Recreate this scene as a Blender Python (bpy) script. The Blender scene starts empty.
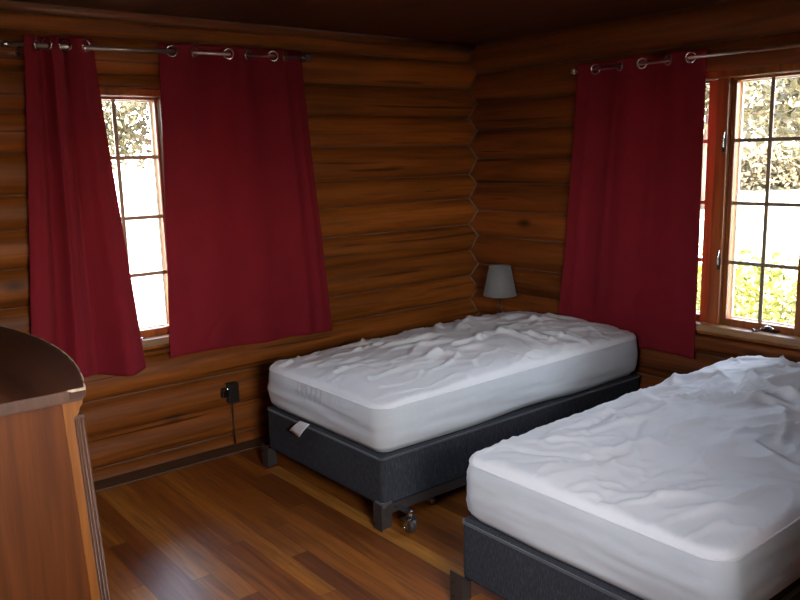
import bpy, bmesh, math, random
from mathutils import Vector, Matrix, noise
C = bpy.context.scene.collection
S = bpy.context.scene
PI = math.pi

# ---------------------------------------------------------------- camera
cam_d = bpy.data.cameras.new('camera'); cam = bpy.data.objects.new('camera', cam_d); C.objects.link(cam)
YAW, PITCH, ROLL, FPX = 0.6787, -0.1792, -0.0255, 790.1
F = Vector((math.sin(YAW)*math.cos(PITCH), math.cos(YAW)*math.cos(PITCH), math.sin(PITCH)))
Rv = Vector((math.cos(YAW), -math.sin(YAW), 0)); U = Rv.cross(F)
r2 = math.cos(ROLL)*Rv + math.sin(ROLL)*U; u2 = -math.sin(ROLL)*Rv + math.cos(ROLL)*U
cam.matrix_world = Matrix(((r2.x, u2.x, -F.x, -3.8451), (r2.y, u2.y, -F.y, -3.9369), (r2.z, u2.z, -F.z, 1.5741), (0, 0, 0, 1)))
cam_d.sensor_width = 36; cam_d.lens = 36*FPX/800; cam_d.clip_start = 0.02; cam_d.clip_end = 500
S.camera = cam

# ---------------------------------------------------------------- sky, sun, portals, exposure
S.view_settings.view_transform = 'Standard'; S.view_settings.look = 'None'
S.view_settings.exposure = 0.50; S.view_settings.gamma = 1.0; S.view_settings.use_curve_mapping = False
w = bpy.data.worlds.new('sky'); S.world = w; w.use_nodes = True
wn = w.node_tree; wn.nodes.clear()
sky = wn.nodes.new('ShaderNodeTexSky'); sky.sky_type = 'NISHITA'; sky.sun_disc = False
sky.sun_elevation = math.radians(52); sky.sun_rotation = math.radians(200); sky.dust_density = 3.0; sky.air_density = 1.0
hs = wn.nodes.new('ShaderNodeHueSaturation'); hs.inputs['Saturation'].default_value = 0.6
bg = wn.nodes.new('ShaderNodeBackground'); bg.inputs['Strength'].default_value = 6.0
wo = wn.nodes.new('ShaderNodeOutputWorld')
wn.links.new(sky.outputs[0], hs.inputs['Color']); wn.links.new(hs.outputs[0], bg.inputs[0]); wn.links.new(bg.outputs[0], wo.inputs[0])

sd = bpy.data.lights.new('sun', 'SUN'); sd.energy = 13; sd.angle = math.radians(1.0); sd.color = (1.0, 0.95, 0.86)
so = bpy.data.objects.new('sun', sd); C.objects.link(so)
so.rotation_euler = Vector((0.28, 0.62, -0.73)).to_track_quat('-Z', 'Y').to_euler(); so.location = (-5, -12, 12)

def portal(name, loc, direction, sx, sy):
    d = bpy.data.lights.new(name, 'AREA'); d.shape = 'RECTANGLE'; d.size = sx; d.size_y = sy
    o = bpy.data.objects.new(name, d); C.objects.link(o); o.location = loc
    o.rotation_euler = Vector(direction).to_track_quat('-Z', 'Z').to_euler()
    d.cycles.is_portal = True
portal('window_portal', (-2.16, 0.20, 1.30), (0, -1, 0), 1.0, 1.25)
portal('window_portal', (0.22, -1.74, 1.30), (-1, 0, 0), 1.06, 1.25)
portal('window_portal', (-4.28, -2.96, 1.645), (1, 0, 0), 0.62, 0.82)
portal('window_portal', (-3.49, -5.02, 1.645), (0, 1, 0), 0.90, 0.82)

# ---------------------------------------------------------------- helpers
def tag(o, label=None, cat=None, group=None, kind=None):
    if label: o['label'] = label
    if cat: o['category'] = cat
    if group: o['group'] = group
    if kind: o['kind'] = kind
    return o

def empty(name, loc=(0, 0, 0), parent=None):
    o = bpy.data.objects.new(name, None); C.objects.link(o); o.location = loc; o.empty_display_size = 0.1
    if parent: o.parent = parent
    return o

def wloc(o):
    v = Vector((0, 0, 0))
    while o is not None:
        v += o.location; o = o.parent
    return v

def obj(name, bm, m, parent=None, smooth=False, recalc=True, origin=None):
    """links a bmesh made in world coordinates as one mesh object"""
    if recalc: bmesh.ops.recalc_face_normals(bm, faces=bm.faces[:])
    base = wloc(parent) if parent else (Vector(origin) if origin else Vector((0, 0, 0)))
    bm.transform(Matrix.Translation(-base))
    me = bpy.data.meshes.new(name); bm.to_mesh(me); bm.free()
    o = bpy.data.objects.new(name, me); C.objects.link(o)
    if parent: o.parent = parent
    elif origin: o.location = origin
    for mm in (m if isinstance(m, (list, tuple)) else [m]): me.materials.append(mm)
    if smooth:
        for p in me.polygons: p.use_smooth = True
        if smooth == 'auto':
            md = o.modifiers.new('weighted', 'WEIGHTED_NORMAL'); md.keep_sharp = True
    return o

def nb(): return bmesh.new()

def box(bm, a, b, bev=0.0, seg=2, mi=0):
    a = Vector(a); b = Vector(b); c = (a+b)/2; d = b-a
    t = bmesh.new(); bmesh.ops.create_cube(t, size=1.0)
    bmesh.ops.scale(t, vec=(abs(d.x), abs(d.y), abs(d.z)), verts=t.verts)
    if bev: bmesh.ops.bevel(t, geom=t.edges[:], offset=bev, segments=seg, profile=0.6, affect='EDGES')
    bmesh.ops.translate(t, vec=c, verts=t.verts)
    merge(bm, t, mi)

def merge(bm, t, mi=0):
    off = {}
    for v in t.verts: off[v] = bm.verts.new(v.co)
    for f in t.faces:
        try:
            nf = bm.faces.new([off[v] for v in f.verts]); nf.material_index = mi; nf.smooth = f.smooth
        except ValueError: pass
    t.free()

def frame_axes(d):
    d = d.normalized(); a = Vector((0, 0, 1)) if abs(d.z) < 0.9 else Vector((1, 0, 0))
    x = d.cross(a).normalized(); return x, d.cross(x).normalized()

def tube(bm, pts, r, seg=10, closed=False, mi=0):
    pts = [Vector(p) for p in pts]; n = len(pts); rings = []
    rr = r if isinstance(r, (list, tuple)) else [r]*n
    px = None
    for i, p in enumerate(pts):
        if closed: d = pts[(i+1) % n]-pts[i-1]
        else: d = pts[min(i+1, n-1)]-pts[max(i-1, 0)]
        if d.length < 1e-9: d = Vector((0, 0, 1))
        d.normalize()
        if px is None: x, y = frame_axes(d)
        else:
            x = (px - d*px.dot(d)); x = x.normalized() if x.length > 1e-6 else frame_axes(d)[0]; y = d.cross(x)
        px = x
        rings.append([bm.verts.new(p + rr[i]*(math.cos(2*PI*k/seg)*x + math.sin(2*PI*k/seg)*y)) for k in range(seg)])
    m = n if closed else n-1
    for i in range(m):
        A = rings[i]; B = rings[(i+1) % n]
        for k in range(seg):
            f = bm.faces.new((A[k], A[(k+1) % seg], B[(k+1) % seg], B[k])); f.smooth = True; f.material_index = mi
    if not closed:
        for R_ in (rings[0][::-1], rings[-1]):
            f = bm.faces.new(R_); f.material_index = mi

def cyl(bm, a, b, r, seg=16, r2=None, mi=0): tube(bm, [a, b], [r, r2 if r2 is not None else r], seg, mi=mi)

def lathe(bm, prof, c, axis='Z', seg=32, mi=0, caps=True):
    rings = []
    for r, h in prof:
        ring = []
        for k in range(seg):
            a = 2*PI*k/seg; x, y = r*math.cos(a), r*math.sin(a)
            v = {'Z': (x, y, h), 'X': (h, x, y), 'Y': (x, h, y)}[axis]
            ring.append(bm.verts.new(Vector(c)+Vector(v)))
        rings.append(ring)
    for A, B in zip(rings, rings[1:]):
        for k in range(seg):
            f = bm.faces.new((A[k], A[(k+1) % seg], B[(k+1) % seg], B[k])); f.smooth = True; f.material_index = mi
    if caps:
        bm.faces.new(rings[0][::-1]); bm.faces.new(rings[-1])

def torus(bm, c, n, R_, r, seg=24, s2=8, mi=0):
    x, y = frame_axes(Vector(n))
    tube(bm, [Vector(c)+R_*(math.cos(2*PI*k/seg)*x+math.sin(2*PI*k/seg)*y) for k in range(seg)], r, s2, closed=True, mi=mi)

# ---------------------------------------------------------------- materials
class NT:
    def __init__(s, name):
        s.m = bpy.data.materials.new(name); s.m.use_nodes = True; s.t = s.m.node_tree; s.t.nodes.clear()
        s.out = s.n('ShaderNodeOutputMaterial'); s.b = s.n('ShaderNodeBsdfPrincipled'); s.l(s.b.outputs[0], s.out.inputs[0])
    def n(s, k, **kw):
        x = s.t.nodes.new(k)
        for a, v in kw.items(): setattr(x, a, v)
        return x
    def l(s, a, b): s.t.links.new(a, b)
    def set(s, **kw):
        for k, v in kw.items():
            i = s.b.inputs[k.replace('_', ' ')]
            i.default_value = (*v, 1) if isinstance(v, (tuple, list)) and len(v) == 3 else v
        return s
    def math(s, op, a, b=None, c=None):
        x = s.n('ShaderNodeMath', operation=op)
        for i, v in enumerate((a, b, c)):
            if v is None: continue
            if hasattr(v, 'links') or hasattr(v, 'is_linked'): s.l(v, x.inputs[i])
            else: x.inputs[i].default_value = v
        return x.outputs[0]
    def coords(s, scale=(1, 1, 1), kind='Object'):
        tc = s.n('ShaderNodeTexCoord'); mp = s.n('ShaderNodeMapping'); mp.inputs['Scale'].default_value = scale
        s.l(tc.outputs[kind], mp.inputs['Vector']); return mp.outputs[0]
    def noise(s, vec, scale=5, detail=6, rough=0.55, dist=0.0):
        x = s.n('ShaderNodeTexNoise'); s.l(vec, x.inputs['Vector']); x.inputs['Scale'].default_value = scale
        x.inputs['Detail'].default_value = detail; x.inputs['Roughness'].default_value = rough; x.inputs['Distortion'].default_value = dist
        return x.outputs['Fac']
    def ramp(s, fac, stops):
        x = s.n('ShaderNodeValToRGB'); s.l(fac, x.inputs[0]); e = x.color_ramp.elements
        while len(e) < len(stops): e.new(0.5)
        for el, (p, c) in zip(e, stops): el.position = p; el.color = (*c, 1) if len(c) == 3 else c
        return x.outputs[0]
    def mix(s, fac, a, b, mode='MIX'):
        x = s.n('ShaderNodeMix', data_type='RGBA', blend_type=mode)
        if hasattr(fac, 'is_linked'): s.l(fac, x.inputs[0])
        else: x.inputs[0].default_value = fac
        for v, i in ((a, 6), (b, 7)):
            if hasattr(v, 'is_linked'): s.l(v, x.inputs[i])
            else: x.inputs[i].default_value = (*v, 1)
        return x.outputs[2]
    def bump(s, h, strength=0.3, dist=0.01):
        x = s.n('ShaderNodeBump'); x.inputs['Strength'].default_value = strength; x.inputs['Distance'].default_value = dist
        s.l(h, x.inputs['Height']); s.l(x.outputs[0], s.b.inputs['Normal'])

def wood(name, base, axis, dark=0.45, rough=0.38, scale=1.0, var=False, bump=0.25, knots=False, coat=0.0, spec=0.5):
    """varnished wood, grain running along the axis 0, 1 or 2"""
    t = NT(name)
    sc = [14*scale]*3; sc[axis] = 0.9*scale
    v = t.coords(tuple(sc))
    if var:
        at = t.n('ShaderNodeAttribute', attribute_name='rnd'); ad = t.n('ShaderNodeVectorMath', operation='ADD')
        sm = t.n('ShaderNodeVectorMath', operation='SCALE'); t.l(at.outputs['Vector'], sm.inputs[0]); sm.inputs['Scale'].default_value = 37.0
        t.l(v, ad.inputs[0]); t.l(sm.outputs[0], ad.inputs[1]); v = ad.outputs[0]
    g = t.noise(v, 1.0, 8, 0.62, 0.6)
    sc2 = [60*scale]*3; sc2[axis] = 2.2*scale
    fine = t.noise(t.coords(tuple(sc2)), 1.0, 4, 0.6)
    d = tuple(c*dark for c in base); l = tuple(min(1, c*1.45) for c in base)
    col = t.ramp(g, [(0.28, d), (0.5, base), (0.75, l)])
    col = t.mix(t.ramp(fine, [(0.35, (0.35, 0.35, 0.35)), (0.6, (0, 0, 0))]), col, tuple(c*0.35 for c in base))
    if var:
        hv = t.n('ShaderNodeHueSaturation'); t.l(col, hv.inputs['Color'])
        at2 = t.n('ShaderNodeAttribute', attribute_name='rnd')
        t.l(t.math('MULTIPLY_ADD', at2.outputs['Fac'], 0.42, 0.80), hv.inputs['Value']); col = hv.outputs[0]
    if knots:
        kv = [3.2]*3; kv[axis] = 1.3
        vo = t.n('ShaderNodeTexVoronoi'); t.l(t.coords(tuple(kv)), vo.inputs['Vector']); vo.inputs['Scale'].default_value = 1.0
        k = t.ramp(vo.outputs['Distance'], [(0.03, (1, 1, 1)), (0.11, (0, 0, 0))])
        col = t.mix(k, col, tuple(c*0.22 for c in base))
        ck = [26]*3; ck[axis] = 0.8
        cr = t.ramp(t.noise(t.coords(tuple(ck)), 1.0, 2, 0.5), [(0.66, (0, 0, 0)), (0.70, (0.8, 0.8, 0.8))])
        col = t.mix(cr, col, tuple(c*0.2 for c in base))
    t.l(col, t.b.inputs['Base Color'])
    rr = t.n('ShaderNodeMapRange'); t.l(g, rr.inputs[0]); rr.inputs[3].default_value = rough*0.8; rr.inputs[4].default_value = rough*1.3
    t.l(rr.outputs[0], t.b.inputs['Roughness'])
    t.set(Specular_IOR_Level=spec)
    t.bump(fine, bump, 0.004)
    return t.m

def plain(name, col, rough=0.5, metal=0.0, **kw):
    t = NT(name).set(Base_Color=col, Roughness=rough, Metallic=metal, **kw)
    v = t.noise(t.coords((1, 1, 1)), 40, 3)
    t.l(t.mix(t.ramp(v, [(0.3, (0, 0, 0)), (0.7, (1, 1, 1))]), tuple(c*0.9 for c in col), col), t.b.inputs['Base Color'])
    return t.m

M = {}
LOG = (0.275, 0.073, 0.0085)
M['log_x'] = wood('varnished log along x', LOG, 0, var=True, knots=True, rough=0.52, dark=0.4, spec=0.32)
M['log_y'] = wood('shaded varnished log along y', (0.215, 0.052, 0.007), 1, var=True, knots=True, rough=0.52, dark=0.4, spec=0.32)  # darker copy of the left wall's logs, shade put into the colour
M['caulk'] = plain('grey brown log caulk', (0.17, 0.115, 0.08), 0.7)
M['trim_x'] = wood('red brown trim x', (0.22, 0.065, 0.018), 0, rough=0.35)
M['trim_y'] = wood('red brown trim y', (0.26, 0.062, 0.014), 1, rough=0.35)
M['trim_z'] = wood('red brown trim z', (0.38, 0.105, 0.018), 2, rough=0.35)
M['sill'] = wood('pale orange sill', (0.50, 0.26, 0.11), 1, rough=0.45)  # brighter than the left sill, with the light on it put into the colour
M['sill_x'] = wood('pale orange sill x', (0.36, 0.20, 0.09), 0, rough=0.45)
M['ceiling'] = None
M['nickel'] = plain('satin nickel', (0.72, 0.68, 0.64), 0.32, 1.0)
M['chrome'] = plain('polished chrome', (0.62, 0.60, 0.58), 0.16, 1.0)
M['bronze'] = plain('dark bronze hardware', (0.07, 0.05, 0.04), 0.3, 0.9)
M['steel'] = plain('dark brown steel', (0.055, 0.045, 0.040), 0.45, 0.2)
M['black'] = plain('black plastic', (0.012, 0.011, 0.011), 0.35)
M['grille'] = plain('brown grille bar with flare', (0.34, 0.24, 0.15), 0.45)  # tone raised to put window flare into the colour of the bars
M['sash_out'] = plain('pale outer sash', (0.52, 0.50, 0.40), 0.5)

t = NT('window glass')       # clear pane: mostly see-through with a weak mirror reflection
tr = t.n('ShaderNodeBsdfTransparent'); tr.inputs[0].default_value = (0.94, 0.95, 0.94, 1)
gl = t.n('ShaderNodeBsdfGlossy'); gl.inputs['Roughness'].default_value = 0.01
fr = t.n('ShaderNodeFresnel'); fr.inputs['IOR'].default_value = 1.45; mx = t.n('ShaderNodeMixShader')
t.l(fr.outputs[0], mx.inputs[0]); t.l(tr.outputs[0], mx.inputs[1]); t.l(gl.outputs[0], mx.inputs[2]); t.l(mx.outputs[0], t.out.inputs[0])
M['glass'] = t.m

def plank_mat(name, width, length, along, cols, rough, bump=0.2, gloss_var=0.1, coat=0.0):
    t = NT(name); tc = t.n('ShaderNodeTexCoord'); sp = t.n('ShaderNodeSeparateXYZ'); t.l(tc.outputs['Object'], sp.inputs[0])
    a = sp.outputs[along]; c = sp.outputs[1-along]
    row = t.math('FLOOR', t.math('DIVIDE', c, width))
    wn_ = t.n('ShaderNodeTexWhiteNoise', noise_dimensions='1D'); t.l(row, wn_.inputs['W'])
    al = t.math('ADD', t.math('DIVIDE', a, length), t.math('MULTIPLY', wn_.outputs[0], 7.3))
    idx = t.math('FLOOR', al)
    cb = t.n('ShaderNodeCombineXYZ'); t.l(row, cb.inputs[0]); t.l(idx, cb.inputs[1])
    w2 = t.n('ShaderNodeTexWhiteNoise', noise_dimensions='2D'); t.l(cb.outputs[0], w2.inputs['Vector'])
    rnd = w2.outputs[0]
    sc = [38, 38, 38]; sc[along] = 2.0
    off = t.n('ShaderNodeVectorMath', operation='ADD'); t.l(t.coords(tuple(sc)), off.inputs[0])
    sv = t.n('ShaderNodeVectorMath', operation='SCALE'); t.l(w2.outputs['Color'], sv.inputs[0]); sv.inputs['Scale'].default_value = 50; t.l(sv.outputs[0], off.inputs[1])
    g = t.noise(off.outputs[0], 1.0, 6, 0.6, 0.8)
    base = t.ramp(rnd, cols)
    col = t.mix(t.ramp(g, [(0.3, (0.6, 0.6, 0.6)), (0.6, (0, 0, 0))]), base, (0.05, 0.016, 0.006))
    fr_ = t.math('FRACT', t.math('DIVIDE', c, width)); e1 = t.math('LESS_THAN', fr_, 0.02)
    e2 = t.math('LESS_THAN', t.math('FRACT', al), 0.0022/length*1.2)
    e = t.math('MAXIMUM', e1, e2)
    col = t.mix(t.math('MULTIPLY', e, 0.75), col, (0.018, 0.008, 0.004))
    t.l(col, t.b.inputs['Base Color'])
    big = t.noise(t.coords((1, 1, 1)), 2.5, 5, 0.6)
    mr = t.n('ShaderNodeMapRange'); t.l(big, mr.inputs[0]); mr.inputs[3].default_value = rough-gloss_var; mr.inputs[4].default_value = rough+gloss_var
    t.l(mr.outputs[0], t.b.inputs['Roughness'])
    if coat: t.set(Coat_Weight=coat, Coat_Roughness=0.25)
    t.bump(t.math('MULTIPLY_ADD', e, -1.0, t.math('MULTIPLY', g, 0.15)), bump, 0.002)
    return t.m
M['floor'] = plank_mat('varnished strip floor', 0.076, 1.5, 1,
    [(0.0, (0.20, 0.052, 0.010)), (0.3, (0.30, 0.085, 0.012)), (0.6, (0.40, 0.125, 0.016)), (0.85, (0.50, 0.175, 0.022)), (1.0, (0.58, 0.25, 0.05))], 0.36)
M['ceiling'] = plank_mat('dark stained ceiling boards', 0.11, 2.6, 1,
    [(0.0, (0.07, 0.018, 0.007)), (0.5, (0.10, 0.026, 0.009)), (1.0, (0.13, 0.034, 0.011))], 0.45, bump=0.5)

def cloth(name, col, rough=0.85, weave=900, bump=0.15, transl=0.0, sheen=0.3, mottled=0.12):
    t = NT(name).set(Roughness=rough, Sheen_Weight=sheen, Sheen_Roughness=0.5)
    v = t.coords((1, 1, 1)); n1 = t.noise(v, 6, 5, 0.6); n2 = t.noise(v, weave, 2, 0.5)
    c = t.mix(t.ramp(n1, [(0.3, (0, 0, 0)), (0.7, (1, 1, 1))]), tuple(x*(1-mottled) for x in col), col)
    t.l(c, t.b.inputs['Base Color']); t.bump(n2, bump, 0.002)
    if transl:
        ts = t.n('ShaderNodeBsdfTranslucent'); t.l(c, ts.inputs[0]); mx = t.n('ShaderNodeMixShader'); mx.inputs[0].default_value = transl
        t.l(t.b.outputs[0], mx.inputs[1]); t.l(ts.outputs[0], mx.inputs[2]); t.l(mx.outputs[0], t.out.inputs[0])
    return t.m
M['curtain'] = cloth('deep red curtain cloth', (0.27, 0.0045, 0.014), 0.9, 500, 0.25, transl=0.16, sheen=0.0)
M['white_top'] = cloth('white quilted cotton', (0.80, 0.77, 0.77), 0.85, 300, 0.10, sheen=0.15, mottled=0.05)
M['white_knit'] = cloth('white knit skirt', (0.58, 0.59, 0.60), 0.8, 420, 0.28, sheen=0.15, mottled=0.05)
M['shade'] = cloth('grey linen lamp shade', (0.27, 0.25, 0.235), 0.9, 260, 0.3, transl=0.25)

t = NT('charcoal heather fabric').set(Roughness=0.9, Specular_IOR_Level=0.25)
v1 = t.noise(t.coords((260, 260, 40)), 1.0, 3, 0.7); v2 = t.noise(t.coords((1, 1, 1)), 330, 2)
c = t.ramp(v1, [(0.3, (0.020, 0.021, 0.026)), (0.55, (0.040, 0.042, 0.050)), (0.75, (0.090, 0.094, 0.108))])
t.l(c, t.b.inputs['Base Color']); t.bump(v2, 0.4, 0.002); M['charcoal'] = t.m
M['charcoal_trim'] = cloth('charcoal cord trim', (0.060, 0.060, 0.066), 0.8, 300, 0.3)

M['dr_side'] = wood('red brown dresser panel', (0.080, 0.0185, 0.0022), 2, spec=0.18, rough=0.45, dark=0.55, scale=1.3)
M['dr_stile'] = wood('orange dresser stile', (0.155, 0.046, 0.006), 2, spec=0.3, rough=0.4, dark=0.6, scale=1.3)
M['dr_post'] = wood('worn brown dresser post', (0.07, 0.027, 0.013), 2, spec=0.3, rough=0.45, dark=0.5, scale=1.3)
M['dr_top'] = wood('dark scuffed dresser top', (0.045, 0.012, 0.0035), 1, spec=0.3, rough=0.42, dark=0.5, scale=0.8)
M['dr_edge'] = wood('chipped pale veneer edge', (0.42, 0.28, 0.19), 1, rough=0.5, dark=0.35, scale=2.0)

# ---------------------------------------------------------------- the room: log walls
GA = [-0.12, 0.0576-0.0, 0.2276, 0.4098, 0.587, 0.7487, 0.9296, 1.1078, 1.2844, 1.4447, 1.6388, 1.8186, 2.0018, 2.175, 2.265, 2.36]
GB = [-0.05, 0.13, 0.31, 0.49, 0.66, 0.8345, 1.0283, 1.2008, 1.3825, 1.5497, 1.732, 1.9095, 2.10, 2.285, 2.45]
ZTOP = 2.36
def prof(G, z, depth):
    """how far the log face stands proud of the groove plane at height z"""
    for i in range(len(G)-1):
        if G[i] <= z <= G[i+1]:
            h = (G[i+1]-G[i])/2; tt = (z-(G[i]+h))/h
            return depth*min(1.0, h/0.085)*(max(0.0, 1-abs(tt)**2.2))**0.66, i
    return 0.0, 0

def log_wall(name, G, depth, sgn, axis, lo, hi, fixed, thick, m, seed, hole=None, step=0.10):
    """axis 0: wall along x, face at y=fixed, belly towards sgn; hole=(lo,hi,z0,z1)"""
    zs = []
    for i in range(len(G)-1):
        for k in range(12):
            f = 0.5-0.5*math.cos(PI*k/12)
            zs.append(G[i]+(G[i+1]-G[i])*f)
    zs.append(G[-1]); zs = [z for z in zs if -0.1 <= z <= ZTOP]
    xs = []; n = int((hi-lo)/step)
    xs = [lo+(hi-lo)*i/n for i in range(n+1)]
    if hole:
        xs = sorted(set([x for x in xs if abs(x-hole[0]) > 0.03 and abs(x-hole[1]) > 0.03]+[hole[0], hole[1]]))
        zs = sorted(set([z for z in zs if abs(z-hole[2]) > 0.006 and abs(z-hole[3]) > 0.006]+[hole[2], hole[3]]))
    bm = nb(); lay = bm.verts.layers.float.new('rnd')
    rng = random.Random(seed); rnds = [rng.random() for _ in G]; V = {}
    def P(x, y, z): return (x, y, z) if axis == 0 else (y, x, z)
    def inside(x, z): return hole and hole[0]-1e-6 < x < hole[1]+1e-6 and hole[2]-1e-6 < z < hole[3]+1e-6
    front = {}; back = {}
    for i, x in enumerate(xs):
        for j, z in enumerate(zs):
            d, ci = prof(G, z, depth)
            wob = noise.noise(Vector((x*0.9, ci*7.7+seed, 0)))*0.010 + noise.noise(Vector((x*3.0, z*9, seed)))*0.003
            zz = z + noise.noise(Vector((x*0.7, round(z*50)*0.0+ci*3.1, seed+5)))*0.006*(1 if d > 0 else 0)
            v = bm.verts.new(P(x, fixed+sgn*(d*(1+wob*10)+0*wob), zz)); v[lay] = rnds[ci]
            front[i, j] = v
            b = bm.verts.new(P(x, fixed-sgn*thick, z)); b[lay] = rnds[ci]; back[i, j] = b
    solid = {}
    for i in range(len(xs)-1):
        for j in range(len(zs)-1):
            cx, cz = (xs[i]+xs[i+1])/2, (zs[j]+zs[j+1])/2
            solid[i, j] = not inside(cx, cz)
            if solid[i, j]:
                for D in (front, back):
                    f = bm.faces.new((D[i, j], D[i+1, j], D[i+1, j+1], D[i, j+1])); f.smooth = True
    for (i, j), s in solid.items():
        if not s: continue
        for (di, dj, a, b) in ((-1, 0, (i, j), (i, j+1)), (1, 0, (i+1, j), (i+1, j+1)), (0, -1, (i, j), (i+1, j)), (0, 1, (i, j+1), (i+1, j+1))):
            if not solid.get((i+di, j+dj), False):
                bm.faces.new((front[a], front[b], back[b], back[a]))
    bmesh.ops.delete(bm, geom=[v for v in bm.verts if not v.link_faces], context='VERTS')
    # thin caulk beads in the grooves
    rg = random.Random(seed+1)
    for g in G:
        if not (0.03 < g < ZTOP-0.05): continue
        spans = [(lo, hi)] if not (hole and hole[2] < g < hole[3]) else [(lo, hole[0]), (hole[1], hi)]
        for a, b in spans:
            nn = max(2, int((b-a)/0.12))
            pts = [P(a+(b-a)*k/nn, fixed+sgn*0.002, g+0.002*math.sin(k*1.3+g*9)) for k in range(nn+1)]
            tube(bm, pts, [0.0035+0.0045*rg.random()**3 for _ in pts], 6, mi=1)
    o = obj(name, bm, [m, M['caulk']], smooth=False); tag(o, kind='structure'); return o

WX, WY = -4.12, -4.85      # west and south walls
DA, DB = 0.056, 0.050
HA = (-2.70, -1.62, 0.62, 1.937); HB = (-2.31, -1.17, 0.60, 1.957)
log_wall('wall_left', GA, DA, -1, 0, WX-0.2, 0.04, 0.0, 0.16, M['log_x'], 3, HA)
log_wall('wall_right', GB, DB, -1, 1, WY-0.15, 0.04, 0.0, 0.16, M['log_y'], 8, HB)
log_wall('wall_back', GA, DA, 1, 0, WX-0.2, 0.16, WY, 0.14, M['log_x'], 5, (-3.98, -3.00, 1.22, 2.07), step=0.3)
log_wall('wall_west', GB, DB, 1, 1, WY-0.15, 0.16, WX, 0.14, M['log_y'], 9, (-3.30, -2.62, 1.22, 2.07), step=0.3)
bm = nb(); pts = []
for k in range(0, 480):
    z = 0.02+k*(2.28-0.02)/479
    pts.append((-prof(GB, z, DB)[0]-0.001, -prof(GA, z, DA)[0]-0.001, z))
tube(bm, pts, 0.0055, 6)
tag(obj('trim_3', bm, M['caulk'], smooth=True), kind='structure')
bm = nb(); box(bm, (WX-0.2, WY-0.2, -0.12), (0.2, 0.2, 0.0)); tag(obj('floor', bm, M['floor']), kind='structure')
bm = nb(); box(bm, (WX-0.9, -5.4, 2.29), (0.6, 0.7, 2.42)); tag(obj('ceiling', bm, M['ceiling']), kind='structure')  # runs past the walls as an unseen overhang added to block the sun
# small round bead under the ceiling and dark board at the foot of the log wall
bm = nb(); cyl(bm, (WX, -0.035, 2.268), (-0.02, -0.035, 2.268), 0.026, 14)
tag(obj('trim_1', bm, M['trim_x'], smooth=True), kind='structure')
bm = nb(); box(bm, (WX, -0.165, 0.0), (-0.05, -0.02, 0.010), 0.004)
tag(obj('baseboard_left', bm, wood('dark brown foot board', (0.12, 0.058, 0.026), 0, rough=0.65)), kind='structure')

# ---------------------------------------------------------------- windows
def casement(win, axis, lo, hi, z0, z1, plane, inn, zm, am, gl0, gl1, gz0, gz1, extra=None):
    """one hinged sash; lo..hi/z0..z1 outer size, gl/gz the glass; inn = room side direction"""
    def P(a, b, z): return (a, b, z) if axis == 0 else (b, a, z)
    mts = M['trim_x'] if axis == 0 else M['trim_y']
    bm = nb()
    d0, d1 = plane-0.022, plane+0.022
    for (a0, a1, c0, c1) in ((lo, gl0, z0, z1), (gl1, hi, z0, z1)):
        box(bm, P(a0, d0, c0), P(a1, d1, c1), 0.004)
    for (c0, c1) in ((z0, gz0), (gz1, z1)):
        box(bm, P(gl0-0.002, d0, c0), P(gl1+0.002, d1, c1), 0.004)
    s = obj('casement_sash', bm, M['trim_z'], win)
    bm = nb(); q0 = plane+0.023; q1 = plane+0.034     # pale weathered outer face of the sash
    for (a0, a1, c0, c1) in ((gl0-0.006, gl0+0.010, gz0, gz1), (gl1-0.010, gl1+0.006, gz0, gz1)):
        box(bm, P(a0, q0, c0), P(a1, q1, c1), 0.002)
    for (c0, c1) in ((gz0-0.006, gz0+0.007), (gz1-0.007, gz1+0.006)):
        box(bm, P(gl0+0.010, q0, c0), P(gl1-0.010, q1, c1), 0.002)
    obj('outer_bead', bm, M['sash_out'], s)
    bm = nb(); box(bm, P(gl0-0.003, plane-0.002, gz0-0.003), P(gl1+0.003, plane+0.002, gz1+0.003)); obj('glass_pane', bm, M['glass'], s)
    bm = nb(); t_ = 0.0095
    for z in zm: box(bm, P(gl0, plane-0.012, z-t_), P(gl1, plane-0.0025, z+t_), 0.002)
    for a in am: box(bm, P(a-t_, plane-0.013, gz0), P(a+t_, plane-0.0025, gz1), 0.002)
    obj('grille', bm, M['grille'], s)
    return s

def lock(win, axis, a, z, plane):
    def P(a, b, z): return (a, b, z) if axis == 0 else (b, a, z)
    bm = nb(); box(bm, P(a-0.010, plane-0.007, z-0.045), P(a+0.010, plane, z+0.045), 0.003)
    o = obj('lock_plate', bm, M['bronze'], win)
    bm = nb(); tube(bm, [P(a, plane-0.004, z-0.02), P(a, plane-0.022, z-0.015), P(a-0.004, plane-0.028, z+0.02), P(a-0.006, plane-0.022, z+0.058)], [0.006, 0.006, 0.005, 0.004], 8)
    obj('lock_handle', bm, M['chrome'], o, smooth=True)

def crank(win, axis, a, z, plane, sgn=1):
    def P(a, b, z): return (a, b, z) if axis == 0 else (b, a, z)
    bm = nb(); box(bm, P(a-0.045, plane-0.018, z), P(a+0.045, plane+0.02, z+0.022), 0.006, 3)
    o = obj('crank_base', bm, M['bronze'], win)
    bm = nb(); tube(bm, [P(a-0.03*sgn, plane-0.012, z+0.018), P(a-0.024*sgn, plane-0.030, z+0.034), P(a-0.005*sgn, plane-0.038, z+0.044), P(a+0.030*sgn, plane-0.044, z+0.022), P(a+0.052*sgn, plane-0.046, z+0.006)], [0.007, 0.006, 0.0055, 0.005, 0.005], 8)
    tube(bm, [P(a+0.052*sgn, plane-0.046, z+0.000), P(a+0.056*sgn, plane-0.052, z+0.014), P(a+0.060*sgn, plane-0.056, z+0.022)], [0.006, 0.008, 0.006], 8)
    obj('crank_handle', bm, M['chrome'], o, smooth=True)

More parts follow.
